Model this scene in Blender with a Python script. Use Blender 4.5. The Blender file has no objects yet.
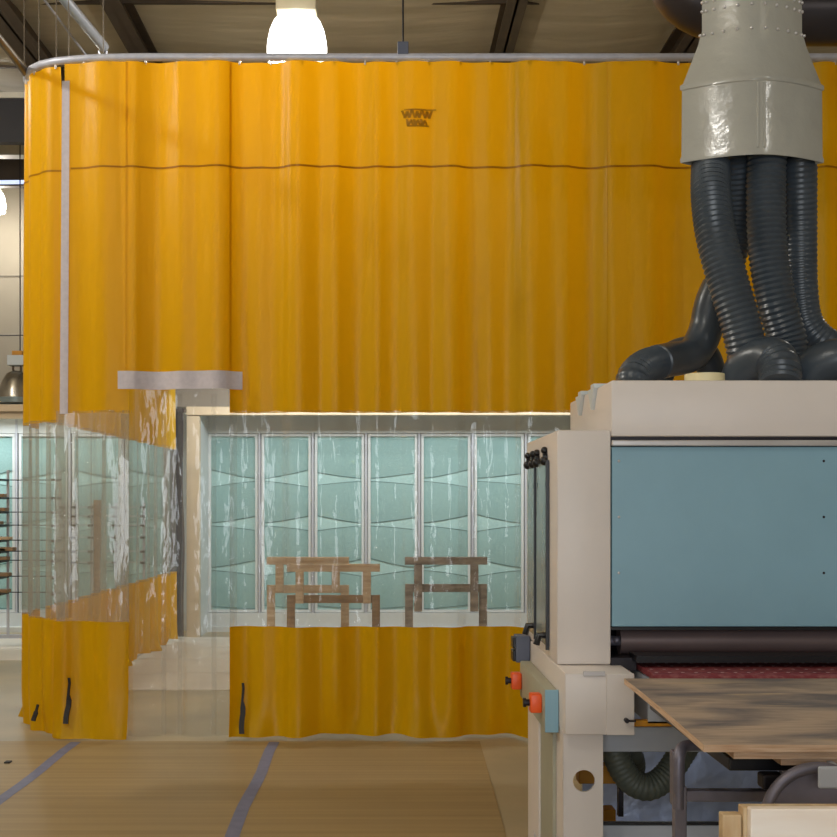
import bpy, bmesh, math, random
from mathutils import Vector, Matrix
R = random.Random(7)
sc = bpy.context.scene
COL = sc.collection
F, VX, VY, EYE = 1200.0, 385.0, 503.0, 1.5

def at(px, py, D):
    """world point seen at pixel (px,py) of the photo when it stands D metres away"""
    return Vector(((px - VX) / F * D, D, EYE - (py - VY) / F * D))

# ------------------------------------------------------------------ materials
def lin(c):
    return tuple(((v / 255) / 12.92 if v / 255 <= .04045 else ((v / 255 + .055) / 1.055) ** 2.4) for v in c) + (1,)

def new_mat(name):
    m = bpy.data.materials.new(name); m.use_nodes = True
    nt = m.node_tree
    b = nt.nodes.get('Principled BSDF')
    return m, nt, b

def mat(name, rgb, rough=.5, metal=0, var=.08, scale=6, stretch=(1, 1, 1), bump=0, bscale=None, spec=.5, rgb2=None, detail=5, contrast=(.3, .7)):
    m, nt, b = new_mat(name)
    N, Lk = nt.nodes, nt.links
    tc = N.new('ShaderNodeTexCoord'); mp = N.new('ShaderNodeMapping')
    mp.inputs['Scale'].default_value = stretch
    Lk.new(tc.outputs['Object'], mp.inputs[0])
    no = N.new('ShaderNodeTexNoise'); no.inputs['Scale'].default_value = scale; no.inputs['Detail'].default_value = detail
    Lk.new(mp.outputs[0], no.inputs['Vector'])
    cr = N.new('ShaderNodeValToRGB')
    c = lin(rgb)
    if rgb2 is None:
        a1 = tuple(max(0, v * (1 - var)) for v in c[:3]) + (1,); a2 = tuple(min(1, v * (1 + var)) for v in c[:3]) + (1,)
    else:
        a1, a2 = lin(rgb2), c
    cr.color_ramp.elements[0].position = contrast[0]; cr.color_ramp.elements[0].color = a1
    cr.color_ramp.elements[1].position = contrast[1]; cr.color_ramp.elements[1].color = a2
    Lk.new(no.outputs['Fac'], cr.inputs[0]); Lk.new(cr.outputs[0], b.inputs['Base Color'])
    b.inputs['Roughness'].default_value = rough; b.inputs['Metallic'].default_value = metal
    b.inputs['Specular IOR Level'].default_value = spec
    if bump:
        n2 = N.new('ShaderNodeTexNoise'); n2.inputs['Scale'].default_value = bscale or scale * 4; n2.inputs['Detail'].default_value = 4
        Lk.new(mp.outputs[0], n2.inputs['Vector'])
        bp = N.new('ShaderNodeBump'); bp.inputs['Strength'].default_value = bump; bp.inputs['Distance'].default_value = .02
        Lk.new(n2.outputs['Fac'], bp.inputs['Height']); Lk.new(bp.outputs[0], b.inputs['Normal'])
    return m

def vinyl(name, rgb, trans, rough=.38, tw=.45):
    m, nt, b = new_mat(name); N, Lk = nt.nodes, nt.links
    out = N.get('Material Output')
    b.inputs['Base Color'].default_value = lin(rgb); b.inputs['Roughness'].default_value = rough
    b.inputs['Specular IOR Level'].default_value = .3
    tr = N.new('ShaderNodeBsdfTranslucent'); tr.inputs['Color'].default_value = lin(trans)
    mx = N.new('ShaderNodeMixShader'); mx.inputs[0].default_value = tw
    tc = N.new('ShaderNodeTexCoord'); mp = N.new('ShaderNodeMapping'); mp.inputs['Scale'].default_value = (1, 1, .25)
    no = N.new('ShaderNodeTexNoise'); no.inputs['Scale'].default_value = 9; no.inputs['Detail'].default_value = 3
    bp = N.new('ShaderNodeBump'); bp.inputs['Strength'].default_value = .3; bp.inputs['Distance'].default_value = .03
    Lk.new(tc.outputs['Object'], mp.inputs[0]); Lk.new(mp.outputs[0], no.inputs['Vector'])
    Lk.new(no.outputs['Fac'], bp.inputs['Height']); Lk.new(bp.outputs[0], b.inputs['Normal'])
    Lk.new(b.outputs[0], mx.inputs[1]); Lk.new(tr.outputs[0], mx.inputs[2]); Lk.new(mx.outputs[0], out.inputs[0])
    return m

def clear_vinyl(name, tint, milk, milk_rgb, bump=.5, tintfac=1):
    m, nt, b = new_mat(name); N, Lk = nt.nodes, nt.links
    N.remove(b); out = N.get('Material Output')
    t = N.new('ShaderNodeBsdfTransparent'); t.inputs[0].default_value = lin(tint)
    d = N.new('ShaderNodeBsdfDiffuse'); d.inputs[0].default_value = lin(milk_rgb)
    g = N.new('ShaderNodeBsdfGlossy'); g.inputs['Roughness'].default_value = .045
    fr = N.new('ShaderNodeFresnel'); fr.inputs[0].default_value = 1.5
    cl = N.new('ShaderNodeMath'); cl.operation = 'MINIMUM'; cl.inputs[1].default_value = .2; Lk.new(fr.outputs[0], cl.inputs[0])
    tc = N.new('ShaderNodeTexCoord'); mp = N.new('ShaderNodeMapping'); mp.inputs['Scale'].default_value = (1, 1, .3)
    no = N.new('ShaderNodeTexNoise'); no.inputs['Scale'].default_value = 14; no.inputs['Detail'].default_value = 2
    bp = N.new('ShaderNodeBump'); bp.inputs['Strength'].default_value = bump; bp.inputs['Distance'].default_value = .03
    Lk.new(tc.outputs['Object'], mp.inputs[0]); Lk.new(mp.outputs[0], no.inputs['Vector'])
    n2 = N.new('ShaderNodeTexNoise'); n2.inputs['Scale'].default_value = 58; n2.inputs['Detail'].default_value = 1
    n3 = N.new('ShaderNodeTexNoise'); n3.inputs['Scale'].default_value = 4; n3.inputs['Detail'].default_value = 2
    rp = N.new('ShaderNodeMapRange'); rp.inputs['From Min'].default_value = .57; rp.inputs['From Max'].default_value = .68; rp.inputs['To Max'].default_value = 4
    mu = N.new('ShaderNodeMath'); mu.operation = 'MULTIPLY'; ad = N.new('ShaderNodeMath'); ad.operation = 'ADD'
    Lk.new(tc.outputs['Object'], n2.inputs['Vector']); Lk.new(mp.outputs[0], n3.inputs['Vector']); Lk.new(n3.outputs['Fac'], rp.inputs['Value'])
    Lk.new(n2.outputs['Fac'], mu.inputs[0]); Lk.new(rp.outputs[0], mu.inputs[1]); Lk.new(mu.outputs[0], ad.inputs[0]); Lk.new(no.outputs['Fac'], ad.inputs[1])
    Lk.new(ad.outputs[0], bp.inputs['Height']); Lk.new(bp.outputs[0], g.inputs['Normal'])
    m1 = N.new('ShaderNodeMixShader'); m1.inputs[0].default_value = milk
    Lk.new(t.outputs[0], m1.inputs[1]); Lk.new(d.outputs[0], m1.inputs[2])
    m2 = N.new('ShaderNodeMixShader'); Lk.new(cl.outputs[0], m2.inputs[0]); Lk.new(m1.outputs[0], m2.inputs[1]); Lk.new(g.outputs[0], m2.inputs[2])
    Lk.new(m2.outputs[0], out.inputs[0])
    return m

def emit(name, rgb, s):
    m, nt, b = new_mat(name)
    b.inputs['Base Color'].default_value = lin(rgb)
    b.inputs['Emission Color'].default_value = lin(rgb); b.inputs['Emission Strength'].default_value = s
    return m

M = dict(
    yellow=vinyl('yellow_vinyl', (218, 176, 3), (224, 146, 2), tw=.45),
    seam=vinyl('seam_vinyl', (172, 130, 6), (186, 112, 6), tw=.4),
    mark=vinyl('faded_print', (176, 142, 12), (194, 126, 8), tw=.4),
    clear=clear_vinyl('clear_vinyl', (246, 246, 245), .08, (225, 225, 220), .7),
    clearside=clear_vinyl('clear_vinyl_aged', (238, 238, 234), .2, (215, 210, 198), .45),
    smoke=clear_vinyl('smoke_vinyl', (112, 106, 120), .35, (72, 66, 80), .9),
    condm=mat('conduit_metal', (150, 152, 158), .3, .6, scale=20),
    velcro=mat('pale_webbing', (205, 196, 200), .8, scale=40, var=.06),
    strap=mat('black_strap', (28, 24, 26), .6),
    rail=mat('galvanised_rail', (196, 198, 210), .4, .15, scale=20),
    cream=mat('cream_paint', (222, 212, 204), .42, scale=3, var=.03, bump=.04, bscale=20),
    creamy=mat('ivory_paint', (226, 214, 170), .45, scale=3, var=.03),
    blue=mat('blue_paint', (134, 172, 188), .42, scale=4, var=.04, bump=.04, bscale=20),
    trimm=mat('pale_metal', (205, 200, 198), .3, .5),
    grey=mat('grey_paint', (182, 186, 194), .45, scale=5, var=.06),
    olive=mat('olive_grey_paint', (166, 164, 144), .5, scale=5, var=.06),
    dark=mat('dark_metal', (46, 42, 46), .45, .5, scale=8),
    black=mat('black_plastic', (20, 20, 24), .35),
    steel=mat('raw_steel', (124, 120, 132), .45, .5, scale=12, var=.15),
    roller=mat('roller_rubber', (122, 104, 102), .4, .3, scale=5, stretch=(.3, 1, 1), var=.2),
    red=mat('red_button', (242, 92, 30), .4),
    slate=mat('slate_box', (92, 98, 116), .5),
    orange=mat('orange_paint', (206, 140, 20), .5),
    duct=mat('painted_duct', (172, 170, 160), .2, 0, scale=5, var=.07, bump=.28, bscale=9, spec=.8),
    duct2=mat('dark_duct', (70, 66, 70), .35, .5, scale=5, var=.1),
    hose=mat('hose_rubber', (66, 74, 82), .3, scale=8, var=.15),
    hose2=mat('hose_olive', (98, 102, 90), .5, scale=8, var=.1),
    foil=mat('crumpled_sheet', (196, 210, 248), .32, .5, scale=5, var=.15, bump=.9, bscale=4),
    glassp=mat('grey_glass', (140, 152, 150), .2, .1, scale=5, stretch=(1, 1, .2), var=.1),
    white=mat('white_booth', (206, 212, 212), .5, scale=5, var=.03),
    beige=mat('beige_booth_frame', (206, 188, 158), .5, scale=5, var=.05),
    bulk=mat('grey_bulkhead', (122, 114, 102), .6, scale=5, var=.05),
    filt=mat('filter_paper', (142, 178, 176), .85, scale=60, var=.07, bump=.3, bscale=90),
    filt2=mat('filter_scrim', (168, 204, 202), .85, scale=60, var=.07),
    crease_shade=mat('filter_crease_shade', (92, 124, 124), .85),
    pine=mat('pine', (208, 188, 158), .6, scale=4, stretch=(1, 8, 8), rgb2=(176, 150, 118), bump=.05),
    walnut=mat('brown_board', (158, 130, 96), .6, scale=4, stretch=(1, 8, 8), rgb2=(124, 98, 68)),
    greyw=mat('weathered_board', (168, 158, 146), .7, scale=5, stretch=(1, 4, 4), rgb2=(112, 102, 92)),
    ply=mat('weathered_plywood', (194, 168, 138), .5, scale=2.6, stretch=(1, 2.2, 1), rgb2=(116, 102, 94), detail=13, contrast=(.38, .6)),
    plyedge=mat('plywood_edge', (224, 194, 164), .6, scale=10, stretch=(1, 1, 20), rgb2=(190, 150, 116)),
    fresh=mat('fresh_timber', (248, 240, 230), .55, scale=3, stretch=(1, 4, 7), rgb2=(236, 218, 200)),
    fresh2=mat('timber_end', (214, 192, 154), .6, scale=12, stretch=(3, 1, 1), rgb2=(186, 150, 106)),
    wall=mat('painted_wall', (164, 156, 140), .8, scale=3, var=.03),
    dkbeam=mat('dark_beam', (70, 58, 44), .5, scale=5, var=.15),
    ltbeam=mat('pale_beam', (196, 190, 172), .5, scale=5, var=.06),
    steelbeam=mat('brown_steel_beam', (92, 80, 62), .4, .3, scale=5, var=.15),
    reflector=mat('spun_reflector', (190, 184, 172), .25, .9),
    house=mat('ballast_housing', (214, 204, 176), .5),
    dotwhite=mat('pale_dots', (225, 205, 200), .5),
    tape=mat('blue_tape', (112, 116, 142), .6, scale=14, var=.12),
    whitesheet=mat('white_floor_paper', (204, 196, 182), .6, scale=3, var=.05),
    lamp=emit('lamp_glow', (255, 252, 244), 4),
    tube=emit('tube_glow', (200, 215, 255), 1.2),
)

def mat_floor():
    m, nt, b = new_mat('concrete_floor'); N, Lk = nt.nodes, nt.links
    tc = N.new('ShaderNodeTexCoord')
    n1 = N.new('ShaderNodeTexNoise'); n1.inputs['Scale'].default_value = 1.1; n1.inputs['Detail'].default_value = 8
    Lk.new(tc.outputs['Object'], n1.inputs['Vector'])
    cr = N.new('ShaderNodeValToRGB'); e = cr.color_ramp.elements
    e[0].position = .35; e[0].color = lin((150, 140, 116)); e[1].position = .68; e[1].color = lin((180, 164, 132))
    Lk.new(n1.outputs['Fac'], cr.inputs[0]); Lk.new(cr.outputs[0], b.inputs['Base Color'])
    b.inputs['Roughness'].default_value = .42
    return m

def mat_board():
    """brown floor boards with fine cross lines"""
    m, nt, b = new_mat('brown_floor_board'); N, Lk = nt.nodes, nt.links
    tc = N.new('ShaderNodeTexCoord')
    mp = N.new('ShaderNodeMapping'); mp.inputs['Scale'].default_value = (.25, 14, 1)
    Lk.new(tc.outputs['Object'], mp.inputs[0])
    n1 = N.new('ShaderNodeTexNoise'); n1.inputs['Scale'].default_value = 1.5; n1.inputs['Detail'].default_value = 6
    Lk.new(mp.outputs[0], n1.inputs['Vector'])
    cr = N.new('ShaderNodeValToRGB'); e = cr.color_ramp.elements
    e[0].position = .3; e[0].color = lin((150, 128, 90)); e[1].position = .7; e[1].color = lin((172, 148, 104))
    Lk.new(n1.outputs['Fac'], cr.inputs[0])
    n2 = N.new('ShaderNodeTexNoise'); n2.inputs['Scale'].default_value = 1.2; n2.inputs['Detail'].default_value = 5
    Lk.new(tc.outputs['Object'], n2.inputs['Vector'])
    mx = N.new('ShaderNodeMixRGB'); mx.blend_type = 'MULTIPLY'; mx.inputs[0].default_value = .22
    Lk.new(cr.outputs[0], mx.inputs[1]); Lk.new(n2.outputs['Fac'], mx.inputs[2]); Lk.new(mx.outputs[0], b.inputs['Base Color'])
    b.inputs['Roughness'].default_value = .5
    return m

def mat_ceiling():
    m, nt, b = new_mat('roof_insulation'); N, Lk = nt.nodes, nt.links
    tc = N.new('ShaderNodeTexCoord'); mp = N.new('ShaderNodeMapping'); mp.inputs['Scale'].default_value = (.5, 3, 1)
    Lk.new(tc.outputs['Object'], mp.inputs[0])
    n1 = N.new('ShaderNodeTexNoise'); n1.inputs['Scale'].default_value = 1.6; n1.inputs['Detail'].default_value = 5
    Lk.new(mp.outputs[0], n1.inputs['Vector'])
    cr = N.new('ShaderNodeValToRGB'); e = cr.color_ramp.elements
    e[0].position = .3; e[0].color = lin((170, 158, 130)); e[1].position = .7; e[1].color = lin((192, 180, 152))
    Lk.new(n1.outputs['Fac'], cr.inputs[0]); Lk.new(cr.outputs[0], b.inputs['Base Color'])
    bp = N.new('ShaderNodeBump'); bp.inputs['Strength'].default_value = .3; bp.inputs['Distance'].default_value = .06
    Lk.new(n1.outputs['Fac'], bp.inputs['Height']); Lk.new(bp.outputs[0], b.inputs['Normal'])
    b.inputs['Roughness'].default_value = .5
    return m

def mat_ply():
    # grey weathering blotches over fine grain streaks
    m, nt, b = new_mat('weathered_plywood_face'); N, Lk = nt.nodes, nt.links
    tc = N.new('ShaderNodeTexCoord')
    def noise(sc_, st, det, dist=0):
        mp = N.new('ShaderNodeMapping'); mp.inputs['Scale'].default_value = st
        n = N.new('ShaderNodeTexNoise'); n.inputs['Scale'].default_value = sc_; n.inputs['Detail'].default_value = det; n.inputs['Distortion'].default_value = dist
        Lk.new(tc.outputs['Object'], mp.inputs[0]); Lk.new(mp.outputs[0], n.inputs['Vector']); return n
    n1 = noise(3.0, (1, 2.2, 1), 10, .4); n2 = noise(9, (1, 14, 1), 8); n3 = noise(2.2, (1, 5, 1), 3)
    c1 = N.new('ShaderNodeValToRGB'); e = c1.color_ramp.elements
    e[0].position = .36; e[0].color = lin((122, 108, 102)); e[1].position = .6; e[1].color = lin((196, 170, 144))
    Lk.new(n1.outputs['Fac'], c1.inputs[0])
    c2 = N.new('ShaderNodeValToRGB'); e = c2.color_ramp.elements
    e[0].position = .3; e[0].color = (.5, .46, .43, 1); e[1].position = .62; e[1].color = (1, 1, 1, 1)
    Lk.new(n2.outputs['Fac'], c2.inputs[0])
    mx = N.new('ShaderNodeMixRGB'); mx.blend_type = 'MULTIPLY'; mx.inputs[0].default_value = .6
    Lk.new(c1.outputs[0], mx.inputs[1]); Lk.new(c2.outputs[0], mx.inputs[2])
    c3 = N.new('ShaderNodeValToRGB'); e = c3.color_ramp.elements
    e[0].position = .6; e[0].color = (0, 0, 0, 1); e[1].position = .72; e[1].color = (.7, .7, .7, 1)
    Lk.new(n3.outputs['Fac'], c3.inputs[0])
    m2 = N.new('ShaderNodeMixRGB'); m2.inputs[2].default_value = lin((214, 182, 134))
    Lk.new(c3.outputs[0], m2.inputs[0]); Lk.new(mx.outputs[0], m2.inputs[1]); Lk.new(m2.outputs[0], b.inputs['Base Color'])
    b.inputs['Roughness'].default_value = .5
    return m

def mat_belt():
    m, nt, b = new_mat('red_conveyor_rubber'); N, Lk = nt.nodes, nt.links
    tc = N.new('ShaderNodeTexCoord')
    n1 = N.new('ShaderNodeTexNoise'); n1.inputs['Scale'].default_value = 40; n1.inputs['Detail'].default_value = 6
    Lk.new(tc.outputs['Object'], n1.inputs['Vector'])
    cr = N.new('ShaderNodeValToRGB'); e = cr.color_ramp.elements
    e[0].position = .45; e[0].color = lin((126, 44, 50)); e[1].position = .85; e[1].color = lin((170, 110, 108))
    Lk.new(n1.outputs['Fac'], cr.inputs[0]); Lk.new(cr.outputs[0], b.inputs['Base Color'])
    # rows of pale dots moulded into the belt
    mp = N.new('ShaderNodeVectorMath'); mp.operation = 'MULTIPLY'; mp.inputs[1].default_value = (1 / .045, 1 / .08, 0)
    fr = N.new('ShaderNodeVectorMath'); fr.operation = 'FRACTION'
    sb = N.new('ShaderNodeVectorMath'); sb.operation = 'SUBTRACT'; sb.inputs[1].default_value = (.5, .5, 0)
    ml = N.new('ShaderNodeVectorMath'); ml.operation = 'MULTIPLY'; ml.inputs[1].default_value = (.045, .08, 0)
    ln = N.new('ShaderNodeVectorMath'); ln.operation = 'LENGTH'
    lt = N.new('ShaderNodeMath'); lt.operation = 'LESS_THAN'; lt.inputs[1].default_value = .006
    Lk.new(tc.outputs['Object'], mp.inputs[0]); Lk.new(mp.outputs[0], fr.inputs[0]); Lk.new(fr.outputs[0], sb.inputs[0])
    Lk.new(sb.outputs[0], ml.inputs[0]); Lk.new(ml.outputs[0], ln.inputs[0]); Lk.new(ln.outputs['Value'], lt.inputs[0])
    mx = N.new('ShaderNodeMixRGB'); mx.inputs[2].default_value = lin((235, 215, 212))
    Lk.new(lt.outputs[0], mx.inputs[0]); Lk.new(cr.outputs[0], mx.inputs[1]); Lk.new(mx.outputs[0], b.inputs['Base Color'])
    b.inputs['Roughness'].default_value = .5
    return m

M['floor'], M['board'], M['ceil'], M['belt'] = mat_floor(), mat_board(), mat_ceiling(), mat_belt()
M['ply'] = mat_ply()

# ------------------------------------------------------------------ mesh helpers
class MB:
    def __init__(s): s.bm = bmesh.new()
    def box(s, x0, x1, y0, y1, z0, z1, bev=0, rot=None):
        r = bmesh.ops.create_cube(s.bm, size=1)
        vs = r['verts']
        bmesh.ops.scale(s.bm, verts=vs, vec=(abs(x1 - x0), abs(y1 - y0), abs(z1 - z0)))
        if bev:
            es = list({e for v in vs for e in v.link_edges})
            q = bmesh.ops.bevel(s.bm, geom=es, offset=bev, segments=2, affect='EDGES', profile=.5)
            vs = list({v for f in q['faces'] for v in f.verts} | {v for v in vs if v.is_valid})
            vs = s._island(vs[0])
        if rot is not None: bmesh.ops.rotate(s.bm, verts=vs, matrix=rot, cent=(0, 0, 0))
        bmesh.ops.translate(s.bm, verts=vs, vec=((x0 + x1) / 2, (y0 + y1) / 2, (z0 + z1) / 2))
        return s
    def _island(s, v0):
        seen, st = {v0}, [v0]
        while st:
            v = st.pop()
            for e in v.link_edges:
                w = e.other_vert(v)
                if w not in seen: seen.add(w); st.append(w)
        return list(seen)
    def cyl(s, a, b, r, n=20, r2=None):
        a, b = Vector(a), Vector(b); d = b - a
        q = bmesh.ops.create_cone(s.bm, cap_ends=True, segments=n, radius1=r, radius2=r if r2 is None else r2, depth=d.length)
        m = Matrix.Translation((a + b) / 2) @ d.to_track_quat('Z', 'Y').to_matrix().to_4x4()
        bmesh.ops.transform(s.bm, matrix=m, verts=q['verts'])
        return s
    def sphere(s, c, r, sc=(1, 1, 1), u=12, v=8):
        q = bmesh.ops.create_uvsphere(s.bm, u_segments=u, v_segments=v, radius=r)
        bmesh.ops.scale(s.bm, verts=q['verts'], vec=sc)
        bmesh.ops.translate(s.bm, verts=q['verts'], vec=c)
        return s
    def lathe(s, prof, c=(0, 0, 0), n=40, cap=True):
        rings = []
        for r, z in prof:
            rings.append([s.bm.verts.new((c[0] + r * math.cos(2 * math.pi * k / n), c[1] + r * math.sin(2 * math.pi * k / n), c[2] + z)) for k in range(n)])
        for a, b in zip(rings, rings[1:]):
            for k in range(n): s.bm.faces.new((a[k], a[(k + 1) % n], b[(k + 1) % n], b[k]))
        if cap:
            s.bm.faces.new(rings[0][::-1]); s.bm.faces.new(rings[-1])
        return s
    def prism(s, pts, axis, a, b):
        """polygon (pairs) extruded along axis 0/1/2 from a to b"""
        def mk(p, t):
            v = list(p); v.insert(axis, t); return s.bm.verts.new(v)
        A = [mk(p, a) for p in pts]; B = [mk(p, b) for p in pts]
        s.bm.faces.new(A); s.bm.faces.new(B[::-1]); n = len(pts)
        for k in range(n): s.bm.faces.new((A[k], B[k], B[(k + 1) % n], A[(k + 1) % n]))
        return s
    def tube(s, pts, r, n=10, closed=False, rfun=None):
        pts = [Vector(p) for p in pts]; rings = []; up = None
        L = 0
        for i, p in enumerate(pts):
            t = (pts[min(i + 1, len(pts) - 1)] - pts[max(i - 1, 0)]).normalized()
            if up is None: up = t.orthogonal().normalized()
            else: up = (up - t * up.dot(t)).normalized()
            sd = t.cross(up)
            if i: L += (p - pts[i - 1]).length
            rr = rfun(L, i) if rfun else r
            rings.append([s.bm.verts.new(p + (up * math.cos(2 * math.pi * k / n) + sd * math.sin(2 * math.pi * k / n)) * rr) for k in range(n)])
        for a, b in zip(rings, rings[1:]):
            for k in range(n): s.bm.faces.new((a[k], a[(k + 1) % n], b[(k + 1) % n], b[k]))
        s.bm.faces.new(rings[0][::-1]); s.bm.faces.new(rings[-1])
        return s
    def grid(s, rows):
        V = [[s.bm.verts.new(p) for p in r] for r in rows]
        for a, b in zip(V, V[1:]):
            for k in range(len(a) - 1): s.bm.faces.new((a[k], a[k + 1], b[k + 1], b[k]))
        return s
    def build(s, name, m, parent=None, smooth=False, keepn=False):
        if not keepn: bmesh.ops.recalc_face_normals(s.bm, faces=s.bm.faces)
        me = bpy.data.meshes.new(name)
        off = Vector((0, 0, 0))
        if parent is not None:
            off = world_loc(parent)
            bmesh.ops.translate(s.bm, verts=s.bm.verts, vec=-off)
        s.bm.to_mesh(me); s.bm.free()
        me.materials.append(m)
        if smooth:
            for p in me.polygons: p.use_smooth = True
            try: me.set_sharp_from_angle(angle=math.radians(40))
            except Exception: pass
        o = bpy.data.objects.new(name, me); COL.objects.link(o)
        if parent is not None: o.parent = parent
        return o

def world_loc(o):
    v = Vector(o.location)
    while o.parent is not None:
        o = o.parent; v += Vector(o.location)
    return v

def tag(o, label=None, cat=None, group=None, kind=None):
    if label: o['label'] = label
    if cat: o['category'] = cat
    if group: o['group'] = group
    if kind: o['kind'] = kind
    return o

def thing(name, label, cat, loc=(0, 0, 0), group=None):
    o = bpy.data.objects.new(name, None); COL.objects.link(o); o.location = loc; o.empty_display_size = .1
    return tag(o, label, cat, group)

def struct(o): o['kind'] = 'structure'; return o

def catmull(pts, step=.02):
    P = [Vector(p) for p in pts]; P = [P[0] * 2 - P[1]] + P + [P[-1] * 2 - P[-2]]
    out = []
    for i in range(1, len(P) - 2):
        n = max(2, int((P[i + 1] - P[i]).length / step))
        for k in range(n):
            t = k / n; a, b, c, d = P[i - 1], P[i], P[i + 1], P[i + 2]
            out.append(.5 * ((2 * b) + (c - a) * t + (2 * a - 5 * b + 4 * c - d) * t * t + (3 * b - a - 3 * c + d) * t ** 3))
    out.append(P[-2])
    return out

def resample(pts, ds):
    out = [pts[0]]; acc = 0
    for a, b in zip(pts, pts[1:]):
        L = (b - a).length
        while acc + L >= ds:
            t = (ds - acc) / L; a = a + (b - a) * t; out.append(a); L = (b - a).length; acc = 0
            if L < 1e-9: break
        acc += L
    return out

# ------------------------------------------------------------------ setting
CEIL = 6.6
struct(MB().box(-9, 9, -6, 19.2, -.1, 0).build('floor', M['floor']))
# sagging roof insulation between the rafters
rows = []
bays = [-9.2, -7.1, -4.9, -2.67, 1.26, 3.15, 5.2, 7.3, 9.2]
def sag(x, y):
    for a, b in zip(bays, bays[1:]):
        if a <= x <= b:
            t = (x - a) / (b - a); s_ = math.sin(math.pi * t) ** .6
            u = (y % 1.75) / 1.75
            return CEIL + .02 - .09 * s_ - .035 * s_ * math.sin(math.pi * u) + .03 * s_ * math.sin(y * 1.3 + x * .8)
    return CEIL
xs = [-9 + .15 * i for i in range(121)]; ys = [-6 + .175 * j for j in range(145)]
g = MB().grid([[(x, y, sag(x, y)) for x in xs] for y in ys])
g.box(-9, 9, -6, 19.2, CEIL + .05, CEIL + .12)
struct(g.build('ceiling', M['ceil'], smooth=True))
struct(MB().box(-9, 9, 19.1, 19.25, 0, CEIL + .1).build('wall_back', M['wall']))
struct(MB().box(-9.15, -9, -6, 19.2, 0, CEIL + .1).build('wall_left', M['wall']))
struct(MB().box(9, 9.15, -6, 19.2, 0, CEIL + .1).build('wall_right', M['wall']))
struct(MB().box(-9, 9, -6.15, -6, 0, CEIL + .1).build('wall_front', M['wall']))
# rafters along the roof
def ibeam(name, x, w, h, m, n):
    g = MB(); g.box(x - w / 2, x + w / 2, -6, 19.1, CEIL - h, CEIL - h + .02).box(x - .012, x + .012, -6, 19.1, CEIL - h, CEIL + .0).box(x - w / 2, x + w / 2, -6, 19.1, CEIL - .02, CEIL)
    struct(g.build('trim_%d' % n, m))
ibeam('r', 1.28, .2, .26, M['steelbeam'], 1)
ibeam('r', -2.67, .2, .24, M['dkbeam'], 2)
ibeam('r', 3.22, .22, .26, M['dkbeam'], 3)
ibeam('r', -3.75, .3, .34, M['dkbeam'], 4)
for n, y in enumerate((8.8, 10.55, 12.12, 13.9)):
    struct(MB().box(-9, 9, y - .02, y + .02, CEIL - .06, CEIL - .01).build('trim_%d' % (5 + n), M['dkbeam']))
# cross girders over the far left
g = MB(); g.box(-9, 9, 14.3, 14.5, 6.33, 6.4).build('trim_9', M['ltbeam']); struct(bpy.data.objects['trim_9'])
struct(MB().box(-9, 9, 14.3, 14.42, 5.8, 6.32).build('trim_10', M['strap']))
struct(MB().box(-9, 9, 16.2, 16.4, 6.2, 6.35).build('trim_11', M['ltbeam']))
struct(MB().box(-9, 9, 17.4, 17.55, 6.1, 6.5).build('trim_12', M['dkbeam']))
# panel joints of the back wall
g = MB()
for i in range(16): g.box(-8.6 + i * 1.1, -8.585 + i * 1.1, 19.085, 19.1, 0, CEIL)
for z in (3.3, 5.1): g.box(-9, 9, 19.085, 19.1, z, z + .02)
struct(g.build('trim_13', M['bulk']))

# floor coverings
g = MB(); g.prism([(-4.6, 1.0), (.44, 1.0), (.595, 7.53), (-4.6, 7.53)], 2, .0, .006)
tag(g.build('floor_mat', M['board']), 'large brown board mat covering the floor in front of the yellow curtain', 'floor mat')
g = MB()
def sheet_rect(x0, x1, y0, y1):
    y = y0
    while y < y1 - .01:
        e = min(y + .95, y1); g.box(x0, x1, y + .012, e, 0, .005); y = e
sheet_rect(-2.4, 4, 9.6, 13.4); sheet_rect(-7, -2.42, 11.4, 13.4)
tag(g.build('floor_paper', M['whitesheet']), 'white paper sheets laid on the floor before the spray booths', 'floor paper')
for x, l, y1 in ((-.69, 'blue tape line on the brown floor mat, running to the curtain doorway', 7.5), (-1.93, 'blue tape line on the brown floor mat, running to the curtain corner with the strap', 7.5)):
    g = MB(); n = 24
    rows = [[(x - .033 + .006 * math.sin(j * 1.3), 1.0 + (y1 - 1) * j / n, .0075), (x + .033 + .006 * math.sin(j * 1.3), 1.0 + (y1 - 1) * j / n, .0075)] for j in range(n + 1)]
    tag(g.grid(rows).build('floor_tape', M['tape']), l, 'tape', 'blue tape lines on the floor mat')
tag(MB().box(*[at(5, 0, 6.9).x, at(10.5, 0, 6.9).x], 6.88, 6.93, .006, .014).build('wood_chip', M['strap']), 'small dark scrap lying on the brown mat at far left', 'scrap')

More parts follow.
